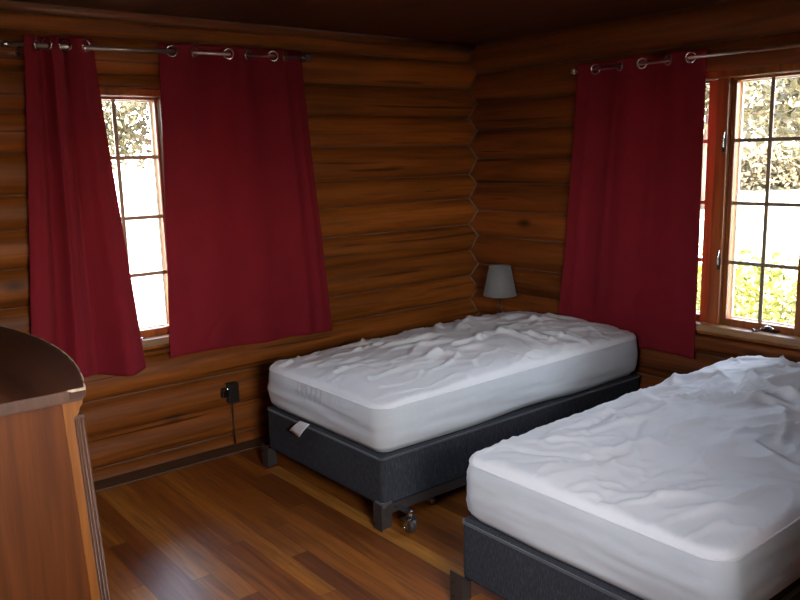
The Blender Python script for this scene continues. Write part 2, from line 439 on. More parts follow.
def window(name, axis, H, sashes, zm, gz, mid, silldepth, mt_a):
    def P(a, b, z): return (a, b, z) if axis == 0 else (b, a, z)
    lo, hi, z0, z1 = H
    win = empty(name, P((lo+hi)/2, 0.05, z0)); tag(win, kind='structure')
    bm = nb(); k = 0.035
    f0, f1 = -0.006, 0.17
    box(bm, P(lo, f0, z0), P(lo+k, f1, z1), 0.004); box(bm, P(hi-k, f0, z0), P(hi, f1, z1), 0.004)
    box(bm, P(lo+k, f0, z1-k), P(hi-k, f1, z1), 0.004); box(bm, P(lo+k, f0+0.01, z0), P(hi-k, f1, z0+k), 0.004)
    obj('window_frame', bm, M['trim_z'], win)
    bm = nb(); box(bm, P(mid[0], 0.005, z0+k), P(mid[1], 0.12, z1-k), 0.006, 3); obj('mullion', bm, M['trim_z'], win)
    bm = nb(); box(bm, P(lo-0.02, -0.042, z0+0.025), P(hi-0.01, 0.028, z0+0.062), 0.006, 3); obj('window_sill', bm, mt_a, win)
    for (a0, a1, g0, g1, am) in sashes:
        casement(win, axis, a0, a1, z0+k+0.002, z1-k-0.002, 0.062, -1, zm, am, g0, g1, gz[0], gz[1])
    return win

wa = window('window_1', 0, HA, [(-2.665, -2.190, -2.612, -2.205-0.0, [-2.409]), (-2.115, -1.655, -2.095, -1.700, [-1.897])],
            [1.008, 1.301, 1.604], (0.7175, 1.887), (-2.188, -2.117), 0.07, M['sill_x'])
lock(wa, 0, -2.172, 1.46, 0.004); lock(wa, 0, -2.172, 0.98, 0.004)
crank(wa, 0, -2.45, 0.672, 0.03); crank(wa, 0, -1.88, 0.672, 0.03)
wb = window('window_2', 1, HB, [(-2.275, -1.823, -2.200, -1.845, [-2.022]), (-1.757, -1.205, -1.696, -1.25, [-1.473])],
            [0.9916, 1.297, 1.6127], (0.695, 1.907), (-1.822, -1.758), 0.07, M['sill'])
lock(wb, 1, -1.815, 1.60, 0.004); lock(wb, 1, -1.815, 1.00, 0.004)
crank(wb, 1, -2.085, 0.653, 0.03); crank(wb, 1, -1.45, 0.653, 0.03)
# unseen windows added in the west and south walls to light the room
w3 = empty('added_window_3', (WX, -2.96, 1.22)); tag(w3, kind='structure')
bm = nb()
for a, b in (((WX-0.14, -3.30, 1.22), (WX+0.03, -3.24, 2.07)), ((WX-0.14, -2.68, 1.22), (WX+0.03, -2.62, 2.07)), ((WX-0.14, -3.24, 2.01), (WX+0.03, -2.68, 2.07)),
             ((WX-0.14, -3.24, 1.22), (WX+0.05, -2.68, 1.28))): box(bm, a, b, 0.004)
obj('window_frame', bm, M['trim_z'], w3)
bm = nb(); box(bm, (WX-0.07, -3.24, 1.28), (WX-0.066, -2.68, 2.01)); obj('glass_pane', bm, M['glass'], w3)
w4 = empty('added_window_4', (-3.49, WY, 1.22)); tag(w4, kind='structure')
bm = nb()
for a, b in (((-3.98, WY-0.14, 1.22), (-3.92, WY+0.03, 2.07)), ((-3.06, WY-0.14, 1.22), (-3.00, WY+0.03, 2.07)), ((-3.92, WY-0.14, 2.01), (-3.06, WY+0.03, 2.07)),
             ((-3.92, WY-0.14, 1.22), (-3.06, WY+0.05, 1.28))): box(bm, a, b, 0.004)
obj('window_frame', bm, M['trim_z'], w4)
bm = nb(); box(bm, (-3.92, WY-0.07, 1.28), (-3.06, WY-0.066, 2.01)); obj('glass_pane', bm, M['glass'], w4)

# ---------------------------------------------------------------- outdoors
t = NT('pale dry ground').set(Roughness=0.95)
n1 = t.noise(t.coords((1, 1, 1)), 0.6, 8, 0.65); n2 = t.noise(t.coords((1, 1, 1)), 6, 6, 0.7)
c = t.ramp(n1, [(0.35, (0.16, 0.145, 0.09)), (0.5, (0.30, 0.27, 0.21)), (0.7, (0.40, 0.37, 0.31))])
t.l(t.mix(t.ramp(n2, [(0.5, (0, 0, 0)), (0.75, (0.6, 0.6, 0.6))]), c, (0.11, 0.105, 0.05)), t.b.inputs['Base Color']); t.bump(n2, 0.6, 0.05)
M['ground'] = t.m
bm = nb()
n = 60
gv = {}
for i in range(n+1):
    for j in range(n+1):
        x = -60+140*i/n; y = -60+160*j/n
        z = -0.62 + 0.0*x
        dd = max(0.0, math.hypot(max(0, x-14), max(0, y-16))-6)
        z += dd*0.055 + noise.noise(Vector((x*0.15, y*0.15, 0)))*0.12
        if -7 < x < 3 and -9 < y < 3: z = -0.62
        gv[i, j] = bm.verts.new((x, y, z))
for i in range(n):
    for j in range(n): bm.faces.new((gv[i, j], gv[i+1, j], gv[i+1, j+1], gv[i, j+1]))
tag(obj('ground', bm, M['ground'], smooth=True), kind='structure')
bm = nb(); box(bm, (WX-0.15, WY-0.12, -0.75), (0.14, 0.14, -0.12)); tag(obj('foundation', bm, plain('concrete', (0.4, 0.38, 0.35), 0.9)), kind='structure')

def leafmat(name, a, b):
    t = NT(name).set(Roughness=0.5); n1 = t.noise(t.coords((1, 1, 1)), 3.5, 3, 0.6)
    c = t.ramp(n1, [(0.35, a), (0.65, b)]); t.l(c, t.b.inputs['Base Color'])
    ts = t.n('ShaderNodeBsdfTranslucent'); t.l(c, ts.inputs[0]); mx = t.n('ShaderNodeMixShader'); mx.inputs[0].default_value = 0.4
    t.l(t.b.outputs[0], mx.inputs[1]); t.l(ts.outputs[0], mx.inputs[2]); t.l(mx.outputs[0], t.out.inputs[0]); return t.m
M['leaf_tree'] = leafmat('olive tree leaves', (0.040, 0.034, 0.013), (0.10, 0.078, 0.037))
M['leaf_shrub'] = leafmat('lime shrub leaves', (0.060, 0.072, 0.008), (0.17, 0.155, 0.026))
M['leaf_dry'] = leafmat('dry brush', (0.085, 0.070, 0.038), (0.22, 0.175, 0.105))
M['bark'] = wood('grey brown bark', (0.075, 0.05, 0.033), 2, rough=0.9, scale=0.5)

def leaf(bm, p, size, rg, up=0.3):
    d = Vector((rg.gauss(0, 1), rg.gauss(0, 1), rg.gauss(0, 1)+up)).normalized(); x, y = frame_axes(d)
    a = rg.random()*6.28; u = math.cos(a)*x+math.sin(a)*y; v = d.cross(u); L = size*(0.7+0.6*rg.random()); W_ = L*0.5
    n_ = d*L*0.12
    vs = [bm.verts.new(p-u*L*0.5), bm.verts.new(p+v*W_*0.5+n_), bm.verts.new(p+u*L*0.5), bm.verts.new(p-v*W_*0.5+n_)]
    bm.faces.new(vs)

def tree(x, y, z, h, cr, nl, ls, seed, label, low=0.35):
    rg = random.Random(seed); root = empty('leafy_tree', (x, y, z)); tag(root, label, 'tree')
    bm = nb(); ends = []
    top = Vector((x+rg.uniform(-.4, .4), y+rg.uniform(-.4, .4), z+h*0.85))
    tr_ = [Vector((x, y, z)).lerp(top, k/8)+Vector((rg.uniform(-.06, .06), rg.uniform(-.06, .06), 0))*min(k, 1) for k in range(9)]
    r0 = h*0.022
    tube(bm, tr_, [r0*(1-0.09*k) for k in range(9)], 9)
    for b in range(16):
        s_ = tr_[2+b % 6]; a = rg.random()*6.28; L = cr*(0.5+0.5*rg.random())
        if s_.z-z < h*low: s_ = tr_[4]
        e = s_+Vector((math.cos(a)*L, math.sin(a)*L, L*rg.uniform(0.1, 0.6)))
        mdl = s_.lerp(e, 0.5)+Vector((0, 0, 0.1*L))
        tube(bm, [s_, mdl, e], [r0*0.4, r0*0.25, r0*0.1], 6); ends += [e, mdl, s_.lerp(e, 0.8)]
    obj('trunk', bm, M['bark'], root, smooth=True)
    bm = nb()
    for k in range(nl):
        c_ = rg.choice(ends); rr = cr*0.30
        p = c_+Vector((rg.gauss(0, 1), rg.gauss(0, 1), rg.gauss(0, 0.8)))*rr*0.6
        leaf(bm, p, ls, rg)
    tag(obj('foliage', bm, M['leaf_tree'], root, recalc=False), kind='stuff')

tree(4.2, 15.0, -0.45, 7.5, 2.6, 9000, 0.20, 1, 'tall olive leafed tree seen through the upper panes of the left window', 0.3)
tree(7.6, 21.0, -0.2, 8.5, 3.0, 6000, 0.26, 2, 'larger pale tree standing farther off behind the left window')
tree(13.6, 3.4, -0.45, 7.0, 2.3, 6000, 0.24, 3, 'nearer leafy tree filling the top right panes of the right window', 0.3)
tree(19.5, 9.6, -0.3, 8.0, 2.3, 7000, 0.28, 4, 'farther leafy tree in the top left panes of the right window, beside the mullion', 0.3)

def shrub(x, y, z, r, h, nl, ls, seed, label, m, name='leafy_shrub', cat='shrub'):
    rg = random.Random(seed); root = empty(name, (x, y, z)); tag(root, label, cat)
    bm = nb(); bs = nb()
    for s in range(14):
        a = rg.random()*6.28; q = r*rg.random()**0.5
        e = Vector((x+math.cos(a)*q, y+math.sin(a)*q, z+h*(0.75+0.25*rg.random())))
        b0 = Vector((x+math.cos(a)*q*0.3, y+math.sin(a)*q*0.3, z))
        tube(bs, [b0, b0.lerp(e, 0.5)+Vector((0, 0, 0.05)), e], [0.010, 0.007, 0.003], 5)
    for k in range(nl):
        a = rg.random()*6.28; q = r*rg.random()**0.45; zz = z+h*rg.random()**0.6*(1.05-0.35*(q/r)**2)
        leaf(bm, Vector((x+math.cos(a)*q, y+math.sin(a)*q, zz+rg.gauss(0, 0.04))), ls, rg, 0.9)
    obj('stems', bs, M['bark'], root, smooth=True); tag(obj('foliage', bm, m, root, recalc=False), kind='stuff')
shrub(2.35, -0.85, -0.62, 0.75, 1.30, 3600, 0.085, 11, 'lime green leafy shrub filling the bottom panes of the right window', M['leaf_shrub'])
shrub(3.3, 0.55, -0.62, 0.70, 1.2, 2600, 0.085, 12, 'lime green shrub seen between the red curtain and the mullion of the right window', M['leaf_shrub'])
for k, (x, y, hh, lab) in enumerate([(30, 12.2, 2.0, 'greyish dry brush clump on the far ground outside the right window')]):
    shrub(x, y, -0.15, 2.4, hh, 5200, 0.34, 30+k, lab, M['leaf_dry'], 'dry_bush', 'bush')

# ---------------------------------------------------------------- curtains and rods
ROD = 0.100       # how far the rod stands off the wall
def rod(axis, a0, a1, z0, z1, label, brackets, fin=(True, True)):
    def P(a, b, z): return (a, b, z) if axis == 0 else (b, a, z)
    L = a1-a0; zz = lambda a: z0+(z1-z0)*(a-a0)/L
    root = empty('curtain_rod', P((a0+a1)/2, -ROD, (z0+z1)/2)); tag(root, label, 'curtain rod')
    bm = nb(); cyl(bm, P(a0, -ROD, zz(a0)), P((a0+a1)/2, -ROD, zz((a0+a1)/2)), 0.0100, 14)
    cyl(bm, P((a0+a1)/2-0.02, -ROD, zz((a0+a1)/2)), P(a1, -ROD, zz(a1)), 0.0075, 14); obj('pole', bm, M['nickel'], root, smooth=True)
    for e, s, on_ in ((a0, -1, fin[0]), (a1, 1, fin[1])):
        if not on_: continue
        bm = nb(); c_ = P(e, -ROD, zz(e)); ax = 'X' if axis == 0 else 'Y'
        lathe(bm, [(0.010, -0.006*s), (0.012, 0.004*s), (0.008, 0.010*s), (0.008, 0.016*s)], c_, ax, 16)
        for k in range(5):
            a = PI*k/5
            n_ = Vector((0, math.cos(a), math.sin(a))) if axis == 0 else Vector((math.cos(a), 0, math.sin(a)))
            torus(bm, P(e+s*0.036, -ROD, zz(e)), n_, 0.020, 0.0022, 20, 6)
        cyl(bm, P(e+s*0.014, -ROD, zz(e)), P(e+s*0.060, -ROD, zz(e)), 0.003, 8)
        obj('finial', bm, M['chrome'], root, smooth=True)
    for a in brackets:
        bm = nb(); cyl(bm, P(a, -0.035, zz(a)-0.016), P(a, -ROD-0.008, zz(a)-0.016), 0.005, 10)
        box(bm, P(a-0.010, -ROD-0.014, zz(a)-0.024), P(a+0.010, -ROD+0.014, zz(a)-0.0085), 0.002)
        box(bm, P(a-0.012, -0.055, zz(a)-0.045), P(a+0.012, -0.030, zz(a)+0.02), 0.003)
        obj('wall_bracket', bm, M['chrome'], root)
rod(0, -2.905, -1.395, 2.098, 2.125, 'chrome curtain rod with round cage finials above the left window', [-2.855, -1.40])
rod(1, -3.0, -0.965, 2.022, 2.030, 'chrome curtain rod above the right window', [-1.0, -2.75])

def curtain(axis, top, bot, zt, zb, cross, label, seed, amp0=0.030, ampb=0.022, wall_push=0.0, flare=1.0, nfold=None, hemwave=0.008, pleats=()):
    """cross: places along the rod where the cloth passes it, first value then alternates; front(-)/behind(+)"""
    def P(a, b, z): return (a, b, z) if axis == 0 else (b, a, z)
    side, xs = cross
    root = empty('curtain', P((top[0]+top[1])/2, -ROD, zt(0))); tag(root, label, 'curtain')
    NU, NV = 150, 110
    kn = [top[0]]+list(xs)+[top[1]]
    def phase(a):      # number of crossings passed, smooth
        for i in range(len(kn)-1):
            if kn[i] <= a <= kn[i+1]+1e-9:
                return i+(a-kn[i])/max(1e-6, kn[i+1]-kn[i]), kn[i+1]-kn[i]
        return float(len(kn)-1), 0.1
    first_w = kn[1]-kn[0]; bm = nb(); V = {}; rg = random.Random(seed)
    def pos(i, j):
        u = i/NU; v = j/NV
        a = top[0]+(top[1]-top[0])*u
        ph, wd = phase(a)
        if ph < 1: ph = 0.5+ph*0.5
        elif ph > len(kn)-2: ph = len(kn)-2+(ph-(len(kn)-2))*0.5
        s = side*math.sin(PI*ph)
        am = amp0*min(1.0, 0.45+wd/0.12*0.55)
        ease = v**1.15
        ab = bot[0]+(bot[1]-bot[0])*u
        aa = a+(ab-a)*ease
        low = math.sin(u*2*PI*(nfold or 3)+seed)*0.65+math.sin(u*2*PI*(nfold or 3)*0.53+seed*2.1+v*1.2)*0.5
        k = min(1.0, v*1.4)
        off = s*am*(1-0.55*k)+low*ampb*k*(0.35+0.65*v)
        off += noise.noise(Vector((u*5, v*4, seed)))*0.008*k + noise.noise(Vector((u*11, v*15+u*4, seed+9)))*0.0035*min(1, v*3)
        for (pu, pa, pw) in pleats: off -= pa*math.exp(-((u-pu-0.05*v*(1-v))/(pw*(0.8+0.6*v)))**2)*min(1, 0.25+v*1.6)
        crk = abs(noise.noise(Vector((u*4+v*2, v*9, seed+20)))); off += 0.006*math.exp(-(crk/0.05)**2)*max(0, v-0.55)*2
        b = -ROD+off+wall_push*v
        z = zt(u)+(zb(u)-zt(u))*v + hemwave*math.sin(u*9+seed)*v
        return Vector(P(aa, b, z))
    for i in range(NU+1):
        for j in range(NV+1): V[i, j] = bm.verts.new(pos(i, j))
    for i in range(NU):
        for j in range(NV): bm.faces.new((V[i, j], V[i+1, j], V[i+1, j+1], V[i, j+1])).smooth = True
    o = obj('cloth', bm, M['curtain'], root, smooth=True)
    md = o.modifiers.new('thick', 'SOLIDIFY'); md.thickness = 0.0016; md.offset = 0
    # hem bands top and bottom stand a little proud
    zr = zt(0)-0.040
    for x in xs:
        u = (x-top[0])/(top[1]-top[0]); i = int(round(u*NU)); H_ = abs(zt(0)-zb(0)); j = int(round(0.040/H_*NV))
        p0 = pos(i, j); pa = pos(max(0, i-3), j); pb = pos(min(NU, i+3), j); tan = (pb-pa).normalized(); nn = tan.cross(Vector((0, 0, 1))).normalized()
        p0.z = (zt(u)-0.037)
        bm = nb(); torus(bm, p0, nn, 0.0255, 0.0050, 26, 8)
        obj('grommet', bm, M['chrome'], root, smooth=True)
    # double hem
    bm = nb(); V2 = {}
    js = [NV-7, NV-6, NV-4, NV-2, NV-1]
    return root

zA = lambda a: 2.098+(2.125-2.098)*(a+2.905)/1.51
curtain(0, (-2.838, -2.530), (-2.965, -2.405), lambda u: 2.142+0.008*u, lambda u: 0.578-0.036*u,
        (-1, [-2.780, -2.740, -2.676, -2.655, -2.566]), 'narrow red curtain panel with deep folds left of the left window, behind the dresser', 4, ampb=0.044, nfold=2.6, amp0=0.026, wall_push=0.0, pleats=((0.16, 0.020, 0.035), (0.36, 0.024, 0.030), (0.62, 0.014, 0.06)))
curtain(0, (-2.213, -1.391), (-2.275, -1.268), lambda u: 2.150+0.014*u, lambda u: 0.568+0.008*u+0.014*math.sin(PI*u*1.7),
        (1, [-2.150, -2.034, -1.848, -1.737, -1.581, -1.510]), 'wide red curtain panel covering the right half of the left window', 7, ampb=0.014, nfold=2.6, wall_push=0.01, amp0=0.022, pleats=((0.30, 0.009, 0.05), (0.58, 0.010, 0.045), (0.84, 0.016, 0.025), (0.93, 0.012, 0.02)))
curtain(1, (-1.747, -0.975), (-1.730, -0.80), lambda u: 2.066-0.000*u, lambda u: 0.47+0.0*u,
        (1, [-1.672, -1.541, -1.385, -1.247, -1.088]), 'red curtain panel left of the right window, hanging behind the bed heads', 12, ampb=0.005, nfold=2.4, wall_push=0.041, amp0=0.019, pleats=((0.35, 0.007, 0.03), (0.68, 0.008, 0.03), (0.88, 0.008, 0.03)))

# ---------------------------------------------------------------- beds
def creases(seed, L, W, hand, n=46):
    rg = random.Random(seed); cs = []
    for k in range(n):
        x = rg.uniform(0.1, L-0.08); y = rg.uniform(-W+0.08, -0.08)
        near = min(y+W, -y)
        a = rg.gauss(0, 0.5)+(0 if near > 0.2 else (0.9 if rg.random() < 0.5 else -0.9))
        ln = rg.uniform(0.06, 0.26)
        cs.append((x-math.cos(a)*ln, y-math.sin(a)*ln, x+math.cos(a)*ln, y+math.sin(a)*ln, rg.uniform(0.006, 0.016)*rg.choice((1, 1, 1, -0.8)), rg.uniform(0.007, 0.022)))
    return cs+hand

def crease_h(cs, x, y, sd):
    wx = noise.noise(Vector((x*4, y*4, sd)))*0.05+noise.noise(Vector((x*11, y*11, sd+2)))*0.014
    wy = noise.noise(Vector((x*4, y*4, sd+7)))*0.05+noise.noise(Vector((x*11, y*11, sd+5)))*0.014
    px, py = x+wx, y+wy; h = 0.0
    for (x0, y0, x1, y1, am, wd) in cs:
        if px < min(x0, x1)-0.08 or px > max(x0, x1)+0.08 or py < min(y0, y1)-0.08 or py > max(y0, y1)+0.08: continue
        dx, dy = x1-x0, y1-y0; l2 = dx*dx+dy*dy; tt = ((px-x0)*dx+(py-y0)*dy)/l2; tc = min(1, max(0, tt))
        ex, ey = px-(x0+tc*dx), py-(y0+tc*dy); d = math.hypot(ex, ey)
        sd_ = (dx*ey-dy*ex)
        ww = wd*(0.42 if sd_ > 0 else 1.5)          # one steep flank and one soft flank
        h += am*math.exp(-(d/ww)**2)*math.sin(PI*min(1, max(0, 0.08+0.84*tc)))**0.6
    return h

def bed(x0, y0, L, W, zt, seed, hand, lab_m, lab_b, lab_f, cr_amt, ruche):
    """foot at x0, far long side at y0; mattress, box spring and metal frame are separate things"""
    z_bot, z_box = 0.097, 0.327
    # --- metal frame
    fr_ = empty('metal_bed_frame', (x0+L/2, y0-W/2, 0.0)); tag(fr_, lab_f, 'bed frame')
    for yy, s in ((y0-W-0.004, 1), (y0+0.004, -1)):
        bm = nb(); box(bm, (x0+0.02, yy-0.0015, 0.066), (x0+L-0.03, yy+0.0015, 0.108)); box(bm, (x0+0.02, min(yy, yy+s*0.03), 0.090), (x0+L-0.03, max(yy, yy+s*0.03), 0.0935))
        obj('side_rail', bm, M['steel'], fr_)
    for xx in (x0+0.30, x0+L-0.35):
        bm = nb(); box(bm, (xx, y0-W+0.01, 0.070), (xx+0.03, y0-0.01, 0.0735)); box(bm, (xx, y0-W+0.01, 0.070), (xx+0.003, y0-0.01, 0.0895)); obj('cross_rail', bm, M['steel'], fr_)
        for yy in (y0-W+0.012, y0-0.10) if xx > x0+0.5 else (y0-W-0.0+0.055, y0-0.12):
            bm = nb(); cyl(bm, (xx+0.015, yy, 0.045), (xx+0.015, yy, 0.09), 0.010, 12)
            box(bm, (xx-0.004, yy-0.016, 0.050), (xx+0.034, yy+0.016, 0.056), 0.001)
            lg = obj('caster_leg', bm, M['steel'], fr_)
            bm = nb(); lathe(bm, [(0.006, -0.016), (0.020, -0.014), (0.0235, -0.008), (0.0235, 0.008), (0.020, 0.014), (0.006, 0.016)], (xx+0.015, yy, 0.0235), 'Y', 24)
            for sy in (-1, 1): cyl(bm, (xx+0.015, yy+sy*0.016, 0.0235), (xx+0.015, yy+sy*0.020, 0.0235), 0.016, 16)
            obj('caster_wheel', bm, M['chrome'], lg, smooth=True)
    # a caster just behind the front corner, on the long side
    xx, yy = x0+0.072, y0-W-0.092
    bm = nb(); cyl(bm, (xx, yy, 0.066), (xx, yy, 0.100), 0.010, 12); box(bm, (xx-0.016, yy-0.012, 0.088), (xx+0.016, y0-W-0.006, 0.096), 0.001)
    lg = obj('caster_leg', bm, M['chrome'], fr_)
    bm = nb(); lathe(bm, [(0.006, -0.016), (0.027, -0.014), (0.031, -0.008), (0.031, 0.008), (0.027, 0.014), (0.006, 0.016)], (xx, yy, 0.0312), 'X', 24)
    obj('caster_wheel', bm, M['steel'], lg, smooth=True)
    bm = nb(); box(bm, (xx-0.028, yy-0.022, 0.063), (xx+0.028, yy+0.022, 0.068), 0.002)
    for sx in (-1, 1): box(bm, (xx+sx*0.0225-0.0025, yy-0.012, 0.020), (xx+sx*0.0225+0.0025, yy+0.012, 0.066), 0.001); cyl(bm, (xx+sx*0.018, yy, 0.0312), (xx+sx*0.036, yy, 0.0312), 0.006, 12)
    obj('caster_fork', bm, M['chrome'], lg)
    for yy, s in ((y0-0.01, -1), (y0-W+0.01, 1)):
        bm = nb()
        box(bm, (x0-0.022, yy-0.030 if s > 0 else yy-0.015, 0.002), (x0-0.018, yy+0.030 if s > 0 else yy+0.050, 0.122), 0.001)
        box(bm, (x0-0.020, yy-0.014 if s > 0 else yy+0.010, 0.002), (x0+0.045, yy-0.010 if s > 0 else yy+0.014, 0.096), 0.001)
        pl = obj('corner_bracket', bm, M['steel'], fr_)
        bm = nb()
        for zz in (0.03, 0.085):
            bm = nb(); cyl(bm, (x0-0.0225, yy+(0.012 if s > 0 else 0.030), zz), (x0-0.026, yy+(0.012 if s > 0 else 0.030), zz), 0.005, 8); obj('bolt', bm, M['bronze'], pl)
    # --- box spring
    bs = empty('box_spring', (x0+L/2, y0-W/2, z_bot)); tag(bs, lab_b, 'box spring')
    bm = nb(); box(bm, (x0, y0-W, z_bot+0.002), (x0+L, y0, z_box), 0.022, 5)
    for v in bm.verts:
        fx = (v.co.x-x0)/L; v.co.z += 0.004*math.sin(fx*6) if v.co.z > 0.2 else 0
    obj('upholstered_body', bm, M['charcoal'], bs, smooth='auto')
    r = 0.020
    for zz, rr in ((z_box-0.012, 0.005),):
        pts = rrect(x0-0.001, x0+L+0.001, y0-W-0.001, y0+0.001, 0.022, 6, 0.12); bm = nb(); tube(bm, [(p[0], p[1], zz) for p in pts], rr, 8, closed=True); obj('piping', bm, M['charcoal_trim'], bs, smooth=True)
    bm = nb(); box(bm, (x0-0.003, y0-W-0.003, z_bot-0.0), (x0+0.05, y0-W+0.05, z_bot+0.022), 0.002); obj('corner_guard', bm, M['charcoal_trim'], bs)
    # --- mattress
    mt = empty('mattress', (x0+L/2, y0-W/2, z_box)); tag(mt, lab_m, 'mattress')
    cs = creases(seed, L, W, hand); NX, NY = 168, 92; bm = nb(); V = {}
    rc = 0.075; e = 0.028; seamz = zt-0.022; dome = 0.055
    def mp(u, v):
        x, y = u*L, v*W                       # corner rounding
        def cr(x, y, cx, cy):
            a, b = (x-cx)/rc, (y-cy)/rc
            return cx+rc*a*math.sqrt(max(0, 1-b*b/2)), cy+rc*b*math.sqrt(max(0, 1-a*a/2))
        if x < rc and y < rc: x, y = cr(x, y, rc, rc)
        elif x > L-rc and y < rc: x, y = cr(x, y, L-rc, rc)
        elif x < rc and y > W-rc: x, y = cr(x, y, rc, W-rc)
        elif x > L-rc and y > W-rc: x, y = cr(x, y, L-rc, W-rc)
        return x, y
    def edge(x, y):
        cx = min(max(x, rc), L-rc); cy = min(max(y, rc), W-rc); d = math.hypot(x-cx, y-cy)
        if d > 1e-6 and (x != cx) and (y != cy): return rc-d
        return min(x, L-x, y, W-y)
    def gridpar(n, k):                        # denser towards the edges
        t_ = k/n; return t_-0.045*math.sin(2*PI*t_)
    for i in range(NX+1):
        for j in range(NY+1):
            x, y = mp(gridpar(NX, i), gridpar(NY, j)); d = max(0.0, edge(x, y))
            s1 = math.sqrt(max(0, 1-(1-min(1, d/e))**2))
            dm = dome*(math.sin(PI*min(1, max(0, x/L)))**0.55)*(math.sin(PI*min(1, max(0, y/W)))**0.6)*(0.72+1.05*x/L)+0.012*x/L
            z = seamz+(zt-seamz)*s1+dm
            k = min(1, d/0.03)
            lx, ly = x, -y
            if d > 0.001:
                h = crease_h(cs, lx, ly, seed)*cr_amt*(0.55+0.45*min(1, max(0, (x-0.25)/0.45)))
                z += h*k
                z += (noise.noise(Vector((x*5, y*5, seed)))*0.010 + noise.noise(Vector((x*13, y*16, seed+3)))*0.004)*k
                q = abs(noise.noise(Vector((x*6+noise.noise(Vector((x*3, y*3, 1)))*1.5, y*9, seed+31))))
                z += 0.008*math.exp(-(q/0.055)**2)*k
            # gathers all round the seam
            P_ = (x+y*1.0)*1.0
            z += 0.0022*math.sin((x+1.3*y)*150+4*noise.noise(Vector((x*5, y*5, 3))))*math.exp(-((d-0.02)/0.022)**2)*(0.4+0.6*abs(noise.noise(Vector((x*3, y*3, 8)))*2))
            V[i, j] = bm.verts.new((x0+x, y0-y, z))
    for i in range(NX):
        for j in range(NY): bm.faces.new((V[i, j], V[i+1, j], V[i+1, j+1], V[i, j+1])).smooth = True
    rim = [V[i, 0].co.copy() for i in range(NX)]+[V[NX, j].co.copy() for j in range(NY)]+[V[i, NY].co.copy() for i in range(NX, 0, -1)]+[V[0, j].co.copy() for j in range(NY, 0, -1)]
    obj('quilted_top', bm, M['white_top'], mt, smooth=True)
    # stretch skirt
    bm = nb(); NV = 22; n = len(rim); rows = []
    cx, cy = x0+L/2, y0-W/2
    arc = [0.0]
    for k in range(1, n): arc.append(arc[-1]+(rim[k]-rim[k-1]).length)
    for j in range(NV+1):
        v = j/NV; row = []
        for k, p in enumerate(rim):
            a = rim[(k+1) % n]-rim[k-1]; nrm = Vector((a.y, -a.x, 0)).normalized()
            if nrm.dot(Vector((p.x-cx, p.y-cy, 0))) < 0: nrm = -nrm
            s_ = arc[k]
            out = 0.010*math.sin(PI*min(1, v*1.05))**0.8 - 0.022*max(0, v-0.86)/0.14
            # long diagonal pulls
            out += 0.0045*math.sin(s_*7+v*5+seed)*v + noise.noise(Vector((s_*2.2, v*5+s_*1.1, seed)))*0.008*math.sin(PI*v)
            q = abs(noise.noise(Vector((s_*1.7+v*0.8, v*7-s_*1.2, seed+4)))); out += 0.0028*math.exp(-(q/0.06)**2)*math.sin(PI*min(1, v+0.1))
            for (rs, rw, ra) in ruche:
                dd_ = (s_-rs)/rw
                if abs(dd_) < 3: out += ra*math.exp(-dd_*dd_)*math.sin((s_-rs)*150+v*5)*math.exp(-((v-0.12)/0.28)**2)
            zb_ = z_box-0.006+0.010*max(0, noise.noise(Vector((s_*1.5, 3, seed))))*2+0.008
            z = (p.z-0.001)*(1-v)+zb_*v
            row.append(bm.verts.new((p.x+nrm.x*out, p.y+nrm.y*out, z)))
        rows.append(row)
    for j in range(NV):
        for k in range(n): bm.faces.new((rows[j][k], rows[j][(k+1) % n], rows[j+1][(k+1) % n], rows[j+1][k])).smooth = True
    f = bm.faces.new(rows[-1][::-1])
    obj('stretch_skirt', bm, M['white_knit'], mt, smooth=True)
    bm = nb(); tube(bm, [(p.x, p.y, p.z) for p in rim], 0.0032, 6, closed=True); obj('seam_piping', bm, M['white_top'], mt, smooth=True)
    return mt

def rrect(xa, xb, ya, yb, r, seg, step):
    pts = []
    for (cx, cy, a0) in ((xb-r, yb-r, 0), (xa+r, yb-r, PI/2), (xa+r, ya+r, PI), (xb-r, ya+r, 1.5*PI)):
        for k in range(seg+1): pts.append((cx+r*math.cos(a0+PI/2*k/seg), cy+r*math.sin(a0+PI/2*k/seg)))
    return pts

L1 = 1.860
hand1 = [  # star of folds near the middle of the near side, and folds along the foot
    (1.10, -0.62, 1.34, -0.50, 0.020, 0.018), (1.12, -0.64, 1.28, -0.74, 0.018, 0.014), (1.08, -0.62, 0.80, -0.58, 0.016, 0.018), (1.12, -0.62, 1.15, -0.84, 0.018, 0.013),
    (1.22, -0.70, 1.26, -0.90, 0.016, 0.013), (1.34, -0.72, 1.44, -0.92, 0.016, 0.014), (0.92, -0.70, 0.98, -0.88, 0.014, 0.014), (0.50, -0.30, 0.86, -0.36, 0.016, 0.016),
    (0.55, -0.42, 0.90, -0.50, 0.013, 0.014), (0.60, -0.20, 0.78, -0.28, 0.014, 0.012), (0.5, -0.60, 0.95, -0.66, 0.010, 0.022), (1.30, -0.35, 1.60, -0.30, 0.014, 0.016), (1.45, -0.5, 1.72, -0.42, 0.014, 0.02)]
m1 = bed(-1.935, -0.450, L1, 0.965, 0.552, 5, hand1, 'white bare mattress with creased protector, beside the log wall under the left window',
    'charcoal heather box spring under the mattress by the log wall', 'dark metal bed frame with caster wheels under the bed by the log wall', 1.45,
    [(5.12, 0.11, 0.010), (4.92, 0.16, 0.004)])
